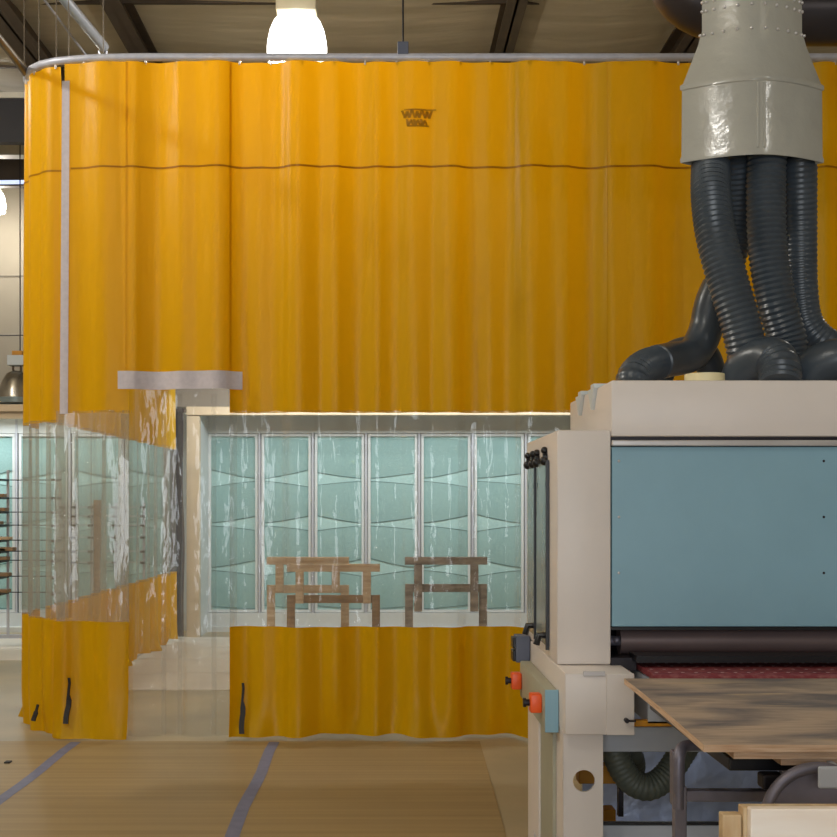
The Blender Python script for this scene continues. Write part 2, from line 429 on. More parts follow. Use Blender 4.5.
# ------------------------------------------------------------------ curtain enclosure
PATH = [(-2.31, 13.0), (-2.36, 11.5), (-2.40, 10.0), (-2.43, 8.9), (-2.44, 8.4), (-2.39, 8.0), (-2.22, 7.78), (-1.95, 7.69), (-1.6, 7.66), (-1.2, 7.66), (0, 7.66), (2, 7.66), (4.6, 7.66)]
PP = resample(catmull([(a, b, 0) for a, b in PATH], .01), .02)
def s_near(x, y):
    return min(range(len(PP)), key=lambda i: (PP[i].x - x) ** 2 + (PP[i].y - y) ** 2) * .02
def path_at(s):
    i = max(0, min(len(PP) - 2, int(s / .02))); t = s / .02 - i
    p = PP[i] + (PP[i + 1] - PP[i]) * t; d = (PP[i + 1] - PP[i]).normalized()
    return p, Vector((d.y, -d.x, 0))       # outward (towards the camera)
ZT = 4.31
class Wave:
    def __init__(s, seed, amp, period, extra=0):
        r = random.Random(seed); s.amp = amp; s.ex = extra
        s.c = [(2 * math.pi / (period * r.uniform(.55, 1.9)), r.uniform(0, 6.28), r.uniform(.3, 1), r.uniform(-.6, .6)) for _ in range(6)]
    def __call__(s, q, z):
        h = (ZT - z) / ZT
        v = sum(a * math.sin(k * q + p + t * h * 1.2) for k, p, a, t in s.c) / 3
        v = math.copysign(abs(v) ** .75, v) + .10 * math.sin(q * 23 + 3 * math.sin(q * 2.3) + h) * (.5 + .5 * math.sin(q * 1.9 + s.c[0][1]))
        return s.amp * (.55 + .7 * h) * v + s.ex
def sheet(s0, s1, z0, z1, w, off=0, ds=.014, nz=14, flare=0, rag=0, seed=1):
    f0 = s0 if callable(s0) else (lambda z: s0); f1 = s1 if callable(s1) else (lambda z: s1)
    n = max(2, int((f1(z0) - f0(z0)) / ds)); rows = []
    r = random.Random(seed); ph = [r.uniform(0, 6.28) for _ in range(4)]
    for j in range(nz + 1):
        u = j / nz; row = []
        for i in range(n + 1):
            z = z1 + (z0 - z1) * u
            s = f0(z) + (f1(z) - f0(z)) * i / n
            p, nn = path_at(s)
            o = w(s, z) + off
            if rag: z = z + rag * u * (.5 + .5 * math.sin(s * 4.3 + ph[0])) * (.6 + .4 * math.sin(s * 11 + ph[1]))
            if flare:
                k = max(0, 1 - (z / flare)) if flare else 0
                o += k * k * (.06 * math.sin(s * 6.1 + ph[2]) + .03 * math.sin(s * 17 + ph[3]) + .02)
            row.append((p.x + nn.x * o, p.y + nn.y * o, z))
        rows.append(row)
    return rows
def part_sheet(name, m, parent, *a, **k):
    lab = k.pop('label', None)
    o = MB().grid(sheet(*a, **k)).build(name, m, parent, smooth=True, keepn=True)
    if lab: o['label'] = lab
    return o
def strap(parent, s, z0, z1, w, off=.02, wd=.028):
    rows = []
    for j in range(9):
        z = z1 + (z0 - z1) * j / 8; q = s + .003 * math.sin(j * 1.7)
        ww = wd * (.55 if j < 4 else 1.15)
        r = []
        for e in (-.5, .5):
            p, nn = path_at(q + e * ww); o = w(q, z) + off
            if z < .3:
                k_ = 1 - z / .3; o += k_ * k_ * .12
            r.append((p.x + nn.x * o, p.y + nn.y * o, z))
        rows.append(r)
    o = MB().grid(rows).build('strap', M['strap'], parent, keepn=True)
    sm = o.modifiers.new('s', 'SOLIDIFY'); sm.thickness = .008
    o['label'] = 'black strap hanging near the hem'
    return o
def Xs(px, y=7.66): return s_near((px - VX) / F * y, y)

rail = thing('curtain_rail', 'grey metal curtain rail hung from the roof, carrying the yellow curtains', 'curtain rail', (0, 7.66, 4.34))
pts = [Vector((p.x, p.y, 4.345)) for p in PP[::6]]
MB().tube(pts, .025, 10).build('track', M['rail'], rail, smooth=True)
# branch that comes forward on the left
MB().tube([(-2.385, 8.02, 4.35), (-2.37, 7.6, 4.35), (-2.35, 5.2, 4.35), (-2.33, 3.6, 4.35)], .024, 10).build('side_track', M['steelbeam'], rail, smooth=True)
for px, y in ((403, 7.66),):
    x = (px - VX) / F * y
    g = MB().cyl((x, y, 4.36), (x, y, CEIL - .1), .006, 8).build('hanger_rod', M['dark'], rail)
    MB().box(x - .035, x + .035, y - .02, y + .02, 4.35, 4.44, .004).build('bracket', M['slate'], rail)
for x, y in ((-2.39, 7.95), (-2.25, 7.8), (-2.12, 7.74), (-2.03, 7.7), (-1.8, 7.67)):
    MB().cyl((x, y, 4.36), (x, y, CEIL - .1), .0035, 6).build('hanger_rod', M['steelbeam'], rail)
n_roll = 0
for s in [q * .2 for q in range(2, int(len(PP) * .02 / .2))]:
    p, nn = path_at(s)
    MB().box(p.x - .006, p.x + .006, p.y - .006, p.y + .006, 4.295, 4.335, .001).build('hook', M['trimm'], rail)

# side curtain running back
w = Wave(11, .05, .35)
cur = thing('vinyl_curtain', 'yellow and clear side curtain running back from the corner to the booth post', 'curtain', (-2.4, 10.5, 0), 'yellow vinyl curtains with clear bands')
sa, sb = .02, s_near(-2.44, 8.5)
part_sheet('upper_panel', M['yellow'], cur, sa, sb, 2.08, ZT, w, -.02)
part_sheet('window_band', M['clearside'], cur, sa, sb, .74, 2.10, w, -.02, label='clear window band')
part_sheet('skirt', M['yellow'], cur, sa, sb, .02, .76, w, -.02, rag=.03, flare=.2)
# corner curtain
w = Wave(21, .038, .26)
cur = thing('vinyl_curtain', 'narrow yellow and clear curtain wrapping round the left corner of the enclosure', 'curtain', (-2.3, 7.85, 0), 'yellow vinyl curtains with clear bands')
sa = s_near(-2.44, 8.45); sb = s_near((67 - VX) / F * 7.72, 7.72)
e1 = lambda z: sb - .05 * max(0, (z - 3.4) / .9)
part_sheet('upper_panel', M['yellow'], cur, sa, e1, 2.02, ZT, w, .0)
part_sheet('window_band', M['clearside'], cur, sa, sb, .75, 2.035, w, 0, label='clear window band')
part_sheet('skirt', M['yellow'], cur, sa, sb + .04, .012, .76, w, 0, flare=.3, rag=.03)
part_sheet('seam_tape', M['seam'], cur, sa, sb - .02, 3.634, 3.646, w, .003, nz=1, label='brown seam line')
strap(cur, s_near(at(48, 0, 7.8).x, 7.8), .1, .2, w)
# curtain right of the corner
w = Wave(33, .04, .3)
cur = thing('vinyl_curtain', 'yellow and clear curtain left of the doorway with a pale strip down its edge', 'curtain', (-1.85, 7.68, 0), 'yellow vinyl curtains with clear bands')
sa = s_near((68 - VX) / F * 7.72, 7.72); sb = Xs(129)
part_sheet('upper_panel', M['yellow'], cur, sa, sb, 2.075, ZT, w, .03)
part_sheet('window_band', M['clearside'], cur, sa - .05, sb, .73, 2.09, w, .03, label='clear window band')
part_sheet('skirt', M['yellow'], cur, sa - .06, lambda z: sb + .0, .008, .745, w, .04, flare=.35, rag=.0)
part_sheet('edge_strip', M['velcro'], cur, lambda z: sa - .012 - .02 * (1 - z / ZT), lambda z: sa + .035 - .02 * (1 - z / ZT), 2.07, 4.2, w, .036, label='pale webbing strip')
part_sheet('edge_weld', M['clearside'], cur, lambda z: sa - .022 - .02 * (1 - z / ZT), lambda z: sa + .028 - .02 * (1 - z / ZT), .74, 2.07, w, .036)
part_sheet('edge_weld', M['clearside'], cur, sb - .05, sb, .74, 2.07, w, .034)
part_sheet('seam_tape', M['seam'], cur, sa + .04, sb, 3.634, 3.646, w, .033, nz=1, label='brown seam line')
strap(cur, s_near(at(72, 0, 7.7).x, 7.7), .1, .385, w, .052)
# doorway curtain
wd = Wave(58, .062, .4)
w = Wave(47, .032, .3)
cur = thing('vinyl_curtain', 'doorway curtain with short yellow top, pale hem band and clear vinyl down to floor', 'curtain', (-1.3, 7.68, 0), 'yellow vinyl curtains with clear bands')
sa, sb = Xs(126), Xs(236)
part_sheet('upper_panel', M['yellow'], cur, sa, sb - .03, 2.33, ZT, wd, .02)
part_sheet('hem_band', M['velcro'], cur, Xs(120), Xs(242), 2.222, 2.336, lambda s_, z: wd(s_, 2.3) * .9, .055, nz=3, label='pale grey hem band')
part_sheet('clear_panel', M['clear'], cur, sa, sb, .01, 2.34, w, -.012, label='clear vinyl panel')
part_sheet('seam_tape', M['seam'], cur, sa, sb - .03, 3.634, 3.646, wd, .025, nz=1, label='brown seam line')
for px in (160, 178, 213):
    q = Xs(px); o = part_sheet('weld_line', M['clear'], cur, q, q + .03, .02, 2.2, w, -.006, ds=.015)
# long front curtain and its right hand neighbour
for n, (p0, p1, lab) in enumerate(((231, 606, 'long yellow and clear curtain with a faded printed mark, right of the doorway'), (605, 900, 'yellow and clear curtain behind the dust hood and the sanding machine'))):
    w = wd
    sa, sb = Xs(p0), Xs(p1)
    cur = thing('vinyl_curtain', lab, 'curtain', ((p0 + p1) / 2 * .00638 - 2.457, 7.66, 0), 'yellow vinyl curtains with clear bands')
    o = -.004 * n
    part_sheet('upper_panel', M['yellow'], cur, sa, sb, 2.075, ZT, w, .02 + o)
    part_sheet('window_band', M['clear'], cur, sa, sb, .70, 2.09, w, .02 + o, label='clear window band')
    part_sheet('skirt', M['yellow'], cur, sa, sb, .015, .712, w, .022 + o, flare=.3, rag=.02)
    part_sheet('seam_tape', M['seam'], cur, sa, sb, 3.634, 3.647, w, .025 + o, nz=1, label='brown seam line')
    if n == 0:
        strap(cur, Xs(243), .04, .35, w, .05)
        # faded mark: two rows of slanted strokes in a tapered block
        g = MB()
        def q3(px, py):
            X = (px - VX) / F * 7.66; s_ = s_near(X, 7.66); z = EYE - (py - VY) / F * 7.66; o_ = w(s_, z) + .026
            return (X, 7.66 - o_, z)
        def stroke(x0, y0, x1, y1, t=1.3):
            for k in range(4):
                a, b = k / 4, (k + 1) / 4
                xa, ya, xb, yb = x0 + (x1 - x0) * a, y0 + (y1 - y0) * a, x0 + (x1 - x0) * b, y0 + (y1 - y0) * b
                vs = [g.bm.verts.new(q3(*c)) for c in ((xa - t, ya), (xa + t, ya), (xb + t, yb), (xb - t, yb))]
                g.bm.faces.new(vs)
        for x in (402, 412, 422):
            stroke(x, 112, x + 3, 120); stroke(x + 3, 120, x + 5, 113); stroke(x + 5, 113, x + 7, 120); stroke(x + 7, 120, x + 10, 111)
        for x in (407, 414, 421):
            stroke(x, 121, x + 1, 128); stroke(x + 1, 128, x + 4, 121.5); stroke(x + 4, 121.5, x + 6, 128, 1)
        for yy in (111.5, 127.8):
            for k in range(7):
                a = 404 if yy < 115 else 407; L_ = 32 if yy < 115 else 22
                vs = [g.bm.verts.new(q3(*c)) for c in ((a + L_ * k / 7, yy - .8), (a + L_ * (k + 1) / 7, yy - .8), (a + L_ * (k + 1) / 7, yy + .8), (a + L_ * k / 7, yy + .8))]
                g.bm.faces.new(vs)
        o_ = g.build('printed_mark', M['mark'], cur, keepn=True); o_['label'] = 'faded brown printed mark'

# ------------------------------------------------------------------ spray booths
def filter_bank(root, x0, ncol, pitch=.623, fy=14.1, dirs=None, seed=3, skip=()):
    r = random.Random(seed)
    zt, zb = at(0, 434, fy).z, at(0, 612, fy).z
    h = (zt - zb) / 4
    for c in range(ncol):
        a = x0 + c * pitch; b = a + pitch - .045
        fr = MB()
        t = .03
        fr.box(a, a + t, fy - .05, fy, zb, zt).box(b - t, b, fy - .05, fy, zb, zt).box(a + t, b - t, fy - .05, fy, zt - t, zt).box(a + t, b - t, fy - .05, fy, zb, zb + t)
        fo = fr.build('filter_frame', M['white'], root)
        MB().box(a + t, b - t, fy - .005, fy + .01, zb + t, zt - t).build('backing_sheet', M['filt2'], fo)
        d = [r.choice((-1, 1)) for _ in range(5)]; am = [r.uniform(.07, .14) for _ in range(5)]
        for k in range(4):
            z1 = zt - t - k * h if k else zt - t; z0 = zt - (k + 1) * h if k < 3 else zb + t
            def edge(i, u, sgn):
                # i = boundary index; opens towards one side
                if i == 0: return -am[0] * .35 * (u if d[0] > 0 else 1 - u) ** 1.5 - .01
                if i == 4: return am[4] * .35 * (u if d[4] > 0 else 1 - u) ** 1.5 + .01
                q = (u if d[i] > 0 else 1 - u)
                return sgn * (.004 + am[i] * (.75 if sgn > 0 else .5) * q ** 1.35)
            top, bot = [], []
            n = 10
            for i in range(n + 1):
                u = i / n; x = a + t + (b - a - 2 * t) * u
                top.append((x, z1 + edge(k, u, -1))); bot.append((x, z0 + edge(k + 1, u, 1)))
            rows = []
            for j in range(7):
                v = j / 6; bul = .012 * math.sin(math.pi * v) ** .7
                rows.append([(tp[0], fy - .012 - bul, tp[1] + (bt[1] - tp[1]) * v) for tp, bt in zip(top, bot)])
            g = MB().grid(rows); nf = len(g.bm.faces)
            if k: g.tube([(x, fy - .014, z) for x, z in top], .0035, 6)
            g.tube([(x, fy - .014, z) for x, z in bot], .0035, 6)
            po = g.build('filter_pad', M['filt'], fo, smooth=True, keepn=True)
            po.data.materials.append(M['crease_shade'])  # darker edge tubes paint in the shade line along each pad
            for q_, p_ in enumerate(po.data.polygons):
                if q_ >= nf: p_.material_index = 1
    xe = x0 + ncol * pitch
    return x0 - .03, xe

booth = thing('spray_booth', 'brightly lit spray booth with a wall of pale green filters behind the long curtain', 'spray booth', (0, 13.8, 0), 'spray booths')
x0 = at(209, 0, 14.1).x
a, b = filter_bank(booth, x0, 9)
zt, zb = at(0, 434, 14.1).z, at(0, 612, 14.1).z
MB().box(a - .1, b + .1, 14.1, 14.16, 0, 2.9).build('back_panel', M['white'], booth)
MB().box(a - .02, b, 14.02, 14.1, zt + .005, 2.9).build('top_panel', M['white'], booth)
MB().box(a - .02, b, 14.0, 14.1, 0.0, zb - .005).box(a - .02, b, 13.96, 14.1, 0, .06).build('bottom_panel', M['white'], booth)
g = MB()
for c in range(10): g.box(x0 + c * .623 - .035, x0 + c * .623 - .012, 14.03, 14.1, zb - .19, 2.7)
g.build('mullion', M['grey'], booth)
MB().box(-2.14, -2.07, 13.45, 14.15, 0, 2.75).build('side_wall', M['white'], booth)
MB().box(at(187, 0, 13.4).x, at(200, 0, 13.4).x, 13.36, 13.46, 0, 2.47, .006).build('post', M['beige'], booth)
MB().box(-2.21, b + .1, 13.34, 13.46, at(0, 415.5, 13.4).z, at(0, 407, 13.4).z, .008).build('header', M['beige'], booth)
MB().box(-2.35, b + .1, 13.40, 13.5, at(0, 407, 13.4).z + .001, at(0, 384, 13.4).z, .004).build('bulkhead', M['bulk'], booth)
MB().box(-2.35, b + .1, 13.5, 14.16, 2.7, 2.76).build('roof', M['white'], booth)
MB().box(b + .02, b + .1, 13.45, 14.15, 0, 2.75).build('side_wall', M['white'], booth)

booth2 = thing('spray_booth', 'spray booth with green filters left of the enclosure, beyond the drying racks', 'spray booth', (-4.5, 13.8, 0), 'spray booths')
x0 = at(20, 0, 14.1).x - .623 * 3
a, b = filter_bank(booth2, x0, 6, seed=9)
MB().box(a - .1, b + .1, 14.1, 14.16, 0, 2.6).build('back_panel', M['white'], booth2)
MB().box(a - .02, b, 14.04, 14.1, zt + .005, 2.6).build('top_panel', M['white'], booth2)
MB().box(a - .02, b, 14.02, 14.1, 0.0, zb - .005).box(a - .02, b, 13.9, 14.1, 0, .06).build('bottom_panel', M['white'], booth2)
g = MB()
for c in range(7): g.box(x0 + c * .623 - .035, x0 + c * .623 - .012, 14.03, 14.1, zb - .19, 2.5)
g.build('mullion', M['grey'], booth2)
MB().box(a - .1, -2.4, 13.34, 13.46, at(0, 419, 13.4).z, at(0, 414, 13.4).z, .006).box(a - .1, -2.4, 13.3, 13.46, at(0, 412, 13.4).z, at(0, 405, 13.4).z, .006).box(a - .1, -2.4, 13.38, 13.44, at(0, 414, 13.4).z, at(0, 412, 13.4).z).build('header', M['beige'], booth2)
MB().box(a - .1, -2.4, 13.46, 14.16, 2.55, 2.6).build('roof', M['white'], booth2)
MB().box(a - .1, a - .03, 13.35, 14.1, 0, 2.56).build('side_wall', M['white'], booth2)

# gathered smoke-grey strip curtain at the booth post
g = MB()
rows = []
for j in range(24):
    z = 2.52 - 2.49 * j / 23; row = []
    for i in range(70):
        u = i / 69; x = -2.43 + .21 * u + .006 * math.sin(z * 5 + u * 9)
        row.append((x, 13.22 + .05 * math.sin(u * 38 + math.sin(z * 2.1) * 1.0), z))
    rows.append(row)
strip = thing('strip_curtain', 'bunched smoke-grey vinyl strips hanging beside the beige booth post', 'strip curtain', (-2.33, 13.2, 0))
g.grid(rows).build('strips', M['smoke'], strip, smooth=True, keepn=True)
MB().box(-2.45, -2.2, 13.16, 13.3, 2.50, 2.54).build('hanging_bar', M['dark'], strip)

# ------------------------------------------------------------------ trestles inside the enclosure
def trestle(label, D, px0, px1, ytop, yrail, m_top, m_leg, m_rail, yup, inset=9, hw=8):
    c = at((px0 + px1) / 2, 503, D)
    root = thing('work_trestle', label, 'trestle', (c.x, D, 0), 'wooden trestles inside the enclosure')
    P = lambda px, py: at(px, py, D)
    X0, X1 = P(px0, 0).x, P(px1, 0).x
    zt = P(0, ytop).z; zr = P(0, yrail).z; k = D / F
    MB().box(X0, X1, D - .05, D + .05, zt - 7.5 * k, zt, .004).build('top_board', m_top, root)
    for a in (px0 + inset, px1 - inset - 8):
        MB().box(P(a, 0).x, P(a + 8, 0).x, D - .062, D - .02, P(0, yup).z, zt - 7.5 * k, .003).build('upright', m_top, root)
    MB().box(X0 + hw * k, X1 - hw * k, D - .018, D + .02, zr - 8 * k, zr, .003).build('rail', m_rail, root)
    for a, b in ((X0, X0 + hw * k), (X1 - hw * k, X1)):
        MB().box(a, b, D - .019, D + .022, .04, zr, .003).build('leg', m_leg, root)
        MB().box(a - .01, b + .01, D - .22, D + .22, 0.005, .045, .004).build('foot', m_leg, root)
trestle('pale pine trestle at left, standing behind the browner trestle', 12.1, 267, 349, 557, 585, M['pine'], M['pine'], M['pine'], 592)
trestle('brown trestle in front of the pale pine trestle', 11.1, 287, 380, 564, 595, M['pine'], M['walnut'], M['walnut'], 603)
trestle('grey weathered trestle standing alone on the right', 11.4, 405, 487, 557, 584, M['greyw'], M['greyw'], M['greyw'], 611)

# ------------------------------------------------------------------ drying racks left
def rack(label, D, pxs, ys, y_top, length, group):
    c = at((pxs[0] + pxs[-1]) / 2, 503, D)
    root = thing('drying_rack', label, 'drying rack', (c.x, D, 0), group)
    xa, xb = at(pxs[0], 0, D).x, at(pxs[-1], 0, D).x
    MB().box(xa - .03, xb + .03, D - .02, D + .02, .08, .12).box(xa - .03, xa + .03, D - .3, D + .3, .08, .12).box(xb - .03, xb + .03, D - .3, D + .3, .08, .12).build('base_frame', M['grey'], root)
    for x in (xa, xb):
        for dy in (-.28, .28): MB().cyl((x - .02, D + dy, .045), (x + .02, D + dy, .045), .04, 14).build('caster', M['black'], root)
    for px in pxs:
        x = at(px, 0, D).x
        MB().box(x - .012, x + .012, D - .012, D + .012, .1, at(0, y_top, D).z).build('upright', M['grey'], root)
    for y in ys:
        z = at(0, y, D).z
        MB().box(xa, xb, D - .03, D - .012, z - .006, z + .004).build('shelf_rail', M['black'] if length > .2 else M['grey'], root)
        for px in pxs:
            x = at(px, 0, D).x
            MB().box(x - .02, x + .02, D - length, D - .03, z - .015, z + .008).build('shelf_arm', M['black'], root)
    return root
rack('dark-railed drying rack loaded with brown strips, at the far left edge', 12.6, (-38, 8, 60), (480, 498, 512, 525, 540, 551, 560, 576, 592), 470, .3, 'drying racks')
rack('drying rack seen through the clear side curtain', 12.3, (64, 76, 92, 116, 144), (507, 516, 525, 537, 551, 562), 503, .1, 'drying racks')
for i, y in enumerate((482, 487, 500, 505, 514, 519, 527, 533, 542, 547, 553, 567, 583, 588)):
    D = 12.45
    p = at(-30 + R.uniform(-6, 6), y, D); L = R.uniform(.34, .46)
    base = max([t for t in (at(0, q, 12.6).z + .008 for q in (480, 498, 512, 525, 540, 551, 560, 576, 592)) if t <= p.z + .02] + [at(0, 592, 12.6).z + .008])
    tag(MB().box(p.x, p.x + L, D - .09, D + .05, base + .001, base + .03 + .004 * (i % 3), .004).build('wood_strip', M['walnut'] if i % 3 else M['pine']), 'brown wooden strip laid on the drying rack at the far left edge', 'wood strip', 'wooden strips on the left drying rack')
tag(MB().box(at(94, 0, 11.9).x, at(101, 0, 11.9).x, 11.88, 11.92, 0, at(0, 500, 11.9).z, .005).build('leaning_board', M['walnut']), 'upright brown board behind the clear side curtain', 'board')

# ------------------------------------------------------------------ lamps
def high_bay(label, c, r, mdome, lit=True, cable_top=CEIL - .15):
    t = thing('pendant_lamp', label, 'lamp', (c[0], c[1], c[2]), 'high bay pendant lamps')
    prof = [(r * .4, r * 1.05), (r * .62, r * .96), (r * .8, r * .76), (r * .92, r * .48), (r * .99, r * .15), (r * 1.02, -.1 * r), (r * 1.02, -.38 * r), (r * .98, -.4 * r), (r * .98, -.66 * r), (r * .3, -.68 * r)]
    MB().lathe(prof, c, 36).build('lamp_shade', mdome, t, smooth=True)
    MB().box(c[0] - r * .68, c[0] + r * .68, c[1] - r * .5, c[1] + r * .5, c[2] + r * 1.0, c[2] + r * 1.75, .01).build('ballast_housing', M['house'], t)
    MB().cyl((c[0], c[1], c[2] + r * 1.75), (c[0], c[1], cable_top), .012, 8).build('cable', M['dark'], t)
    return t
LD = 9.3
c = at(297, 45, LD)
high_bay('glowing white pendant lamp hanging above the yellow curtain', c, .228, M['lamp'])
c2 = at(-8, 203, 18.0)
high_bay('glowing pendant lamp cut off by the left edge, before the back wall', c2, .2, M['lamp'])
c3 = at(17, 392, 15.6)
t = thing('pendant_lamp', 'unlit pendant lamp with a bare metal reflector, above the left booth', 'lamp', c3, 'high bay pendant lamps')
MB().lathe([(.07, .27), (.13, .24), (.19, .14), (.235, .0), (.25, -.08), (.24, -.08), (.18, .12), (.06, .24)], c3, 36, cap=False).build('reflector', M['reflector'], t, smooth=True)
MB().lathe([(.255, -.08), (.255, -.15), (.2, -.16)], c3, 36, cap=False).build('lens_ring', M['glassp'], t, smooth=True)
MB().box(c3.x - .1, c3.x + .12, 15.5, 15.7, c3.z + .34, c3.z + .47, .006).build('ballast_housing', M['white'], t)
MB().cyl((c3.x - .05, 15.6, c3.z + .27), (c3.x - .05, 15.6, c3.z + .34), .015, 8).cyl((c3.x + .05, 15.6, c3.z + .27), (c3.x + .05, 15.6, c3.z + .34), .015, 8).build('mounting_stem', M['steelbeam'], t)
MB().box(c3.x - .05, c3.x + .08, 15.55, 15.65, c3.z + .47, c3.z + .53).build('junction_box', M['orange'], t)
MB().cyl((c3.x + .04, 15.6, c3.z + .53), (c3.x + .04, 15.6, CEIL - .15), .008, 6).build('cable', M['dark'], t)
tag(MB().cyl((-8.9, 15.8, at(0, 337, 15.8).z), (-2.0, 15.8, at(0, 334, 15.8).z), .008, 6).build('wire', M['dark']), 'thin dark wire stretched across above the left booth', 'wire')
tube = MB().cyl(at(-60, 183, 16.8), at(26, 182, 16.8), .028, 10).cyl(at(-40, 182, 16.8), at(-40, 182, 16.8) + Vector((0, 0, CEIL - .12 - at(0, 182, 16.8).z)), .005, 6).build('tube_lamp', M['tube']); tag(tube, 'thin bluish tube lamp high on the far left', 'lamp')
# silver conduit sloping under the roof
pa, pb = at(62, -4, 8.6), at(104, 47, 9.4)
g = MB().cyl(pa + (pa - pb) * .8, pb, .04, 14)
hk = [pb + Vector((.03 * math.cos(a_) - .01, 0, .035 * math.sin(a_) - .03)) for a_ in [math.pi * q / 8 for q in range(8, 17)]]
g.tube(hk, .008, 6)
tag(g.build('conduit', M['condm'], smooth=True), 'shiny silver conduit sloping under the roof at upper left', 'conduit')
tag(MB().cyl(at(40, -6, 9), at(88, 58, 9.4), .009, 6).build('cable', M['condm']), 'thin pale cable running diagonally beside the silver conduit', 'cable')

# ------------------------------------------------------------------ wide belt sander
SX = .616
sander = thing('wide_belt_sander', 'large cream and blue wide belt sanding machine on the right', 'sanding machine', (1.4, 4.7, 0))
Y0, Y1 = 4.30, 5.22
XR = 2.5
tow = MB().box(SX, .81, Y0, Y1, .92, 1.762, .008).build('side_cabinet', M['cream'], sander, smooth=True)
# inner doors on the left face
for (ya, yb) in ((4.86, 5.13), (4.50, 4.83)):
    d = MB().box(SX - .008, SX + .002, ya, yb, .96, 1.655, .003).build('side_window', M['glassp'], tow); d['label'] = 'grey glazed side window'
    MB().box(SX - .014, SX - .002, ya - .012, ya + .004, .95, 1.66).build('window_edge', M['black'], tow)
    for yy in (ya + .05, yb - .05):
        MB().cyl((SX - .002, yy, 1.675), (SX - .018, yy, 1.675), .014, 12).sphere((SX - .012, yy, 1.66), .018).sphere((SX - .010, yy + .01, 1.70), .014).build('clamp_knob', M['black'], tow, smooth=True)
        MB().cyl((SX - .002, yy, 1.57), (SX - .008, yy, 1.57), .012, 10).build('bolt', M['dark'], tow)
    MB().tube([(SX, ya + .03, 1.0), (SX - .035, ya + .03, 1.0), (SX - .045, ya + .03, .965)], .013, 8).build('door_latch', M['black'], tow, smooth=True)
# top housing
hou = MB().box(.81, XR, Y0, 5.25, 1.738, 1.94, .008).build('top_housing', M['cream'], sander, smooth=True)
for y in (4.62, 4.92):
    MB().prism([(y - .05, 1.94), (y + .09, 1.94), (y + .02, 1.86)], 0, .795, .81).prism([(y - .05, 1.94), (y + .02, 1.94), (y + .02, 1.955), (y - .05, 1.955)], 0, .795, .85).build('corner_clip', M['white'], hou)
MB().box(.81, XR, Y0 + .015, 5.2, 1.726, 1.737).build('shadow_gap', M['dark'], sander)
MB().box(.812, XR, Y0 - .008, Y0 + .03, at(0, 446, 4.3).z, 1.725, .004).build('trim_rail', M['trimm'], sander)
zp0, zp1 = at(0, 627, 4.3).z, at(0, 446, 4.3).z - .002
pan = MB().box(.815, XR, Y0 + .012, Y0 + .05, zp0, zp1, .003).build('front_panel', M['blue'], sander)
for px in (619, 824):
    for py in (461, 517, 573):
        p = at(px, py, 4.31)
        MB().sphere((p.x, Y0 + .012, p.z), .005, (1, .6, 1), 10, 6).build('rivet', M['trimm'] if px < 700 else M['dark'], pan)
MB().box(.812, XR, 4.36, 5.15, zp0 - .004, 1.7).build('inner_body', M['dark'], sander)
MB().box(XR, XR + .25, Y0, 5.22, .92, 1.94, .008).build('side_cabinet', M['cream'], sander)
# rollers in the slot
MB().box(.812, XR, 4.312, 4.33, zp0 - .012, zp0 - .002).build('lip', M['black'], sander)
MB().cyl((.86, 4.42, .995), (XR, 4.42, .995), .05, 28).build('pressure_roller', M['roller'], sander, smooth=True)
MB().cyl((.82, 4.40, .995), (.86, 4.40, .995), .018, 12).sphere((.845, 4.375, 1.0), .014).build('roller_bearing', M['steel'], sander, smooth=True)
MB().cyl((.84, 4.56, .985), (XR, 4.56, .985), .045, 28).build('pressure_roller', M['dark'], sander, smooth=True)
MB().box(.83, XR, 4.7, 4.72, .93, 1.06).build('back_screen', M['black'], sander)
MB().box(.81, .9, 4.3, 4.7, .90, .945).build('belt_guide', M['dark'], sander)
# conveyor
g = MB().box(.907, XR - .03, 4.08, 5.3, .902, .921)
g.cyl((.907, 4.08, .872), (XR - .03, 4.08, .872), .048, 26)
belt = g.build('conveyor_belt', M['belt'], sander, smooth=True); belt['label'] = 'worn red conveyor belt'
MB().box(.885, XR, 4.22, 4.34, .938, .962).build('slot_shade_strip', M['black'], sander)  # black strip standing in for the shade over the belt
MB().box(.907, XR - .03, 4.14, 5.2, .74, .895).build('conveyor_bed', M['grey'], sander)
MB().box(.86, XR - .03, 4.14, 4.17, .728, .75, .004).build('bed_bar', M['orange'], sander)['label'] = 'orange bar under the belt'
# lower cabinet
low = MB().box(.615, .85, 4.10, Y1, .707, .918, .006).build('lower_cabinet', M['cream'], sander, smooth=True)
p = at(606, 0, 4.1).x
MB().box(p, .8505, 4.092, 4.1, .708, .917, .002).build('cover_plate', M['cream'], low)
MB().box(at(583, 0, 4.1).x, at(605, 0, 4.1).x, 4.094, 4.1, at(0, 676, 4.1).z, at(0, 671, 4.1).z, .002).build('nameplate', M['trimm'], low)
pp = at(626, 720, 4.09)
MB().cyl((pp.x, 4.092, pp.z), (pp.x, 4.07, pp.z), .008, 10).cyl((pp.x, 4.075, pp.z), (pp.x + .03, 4.07, pp.z), .004, 8).build('bolt', M['dark'], low)
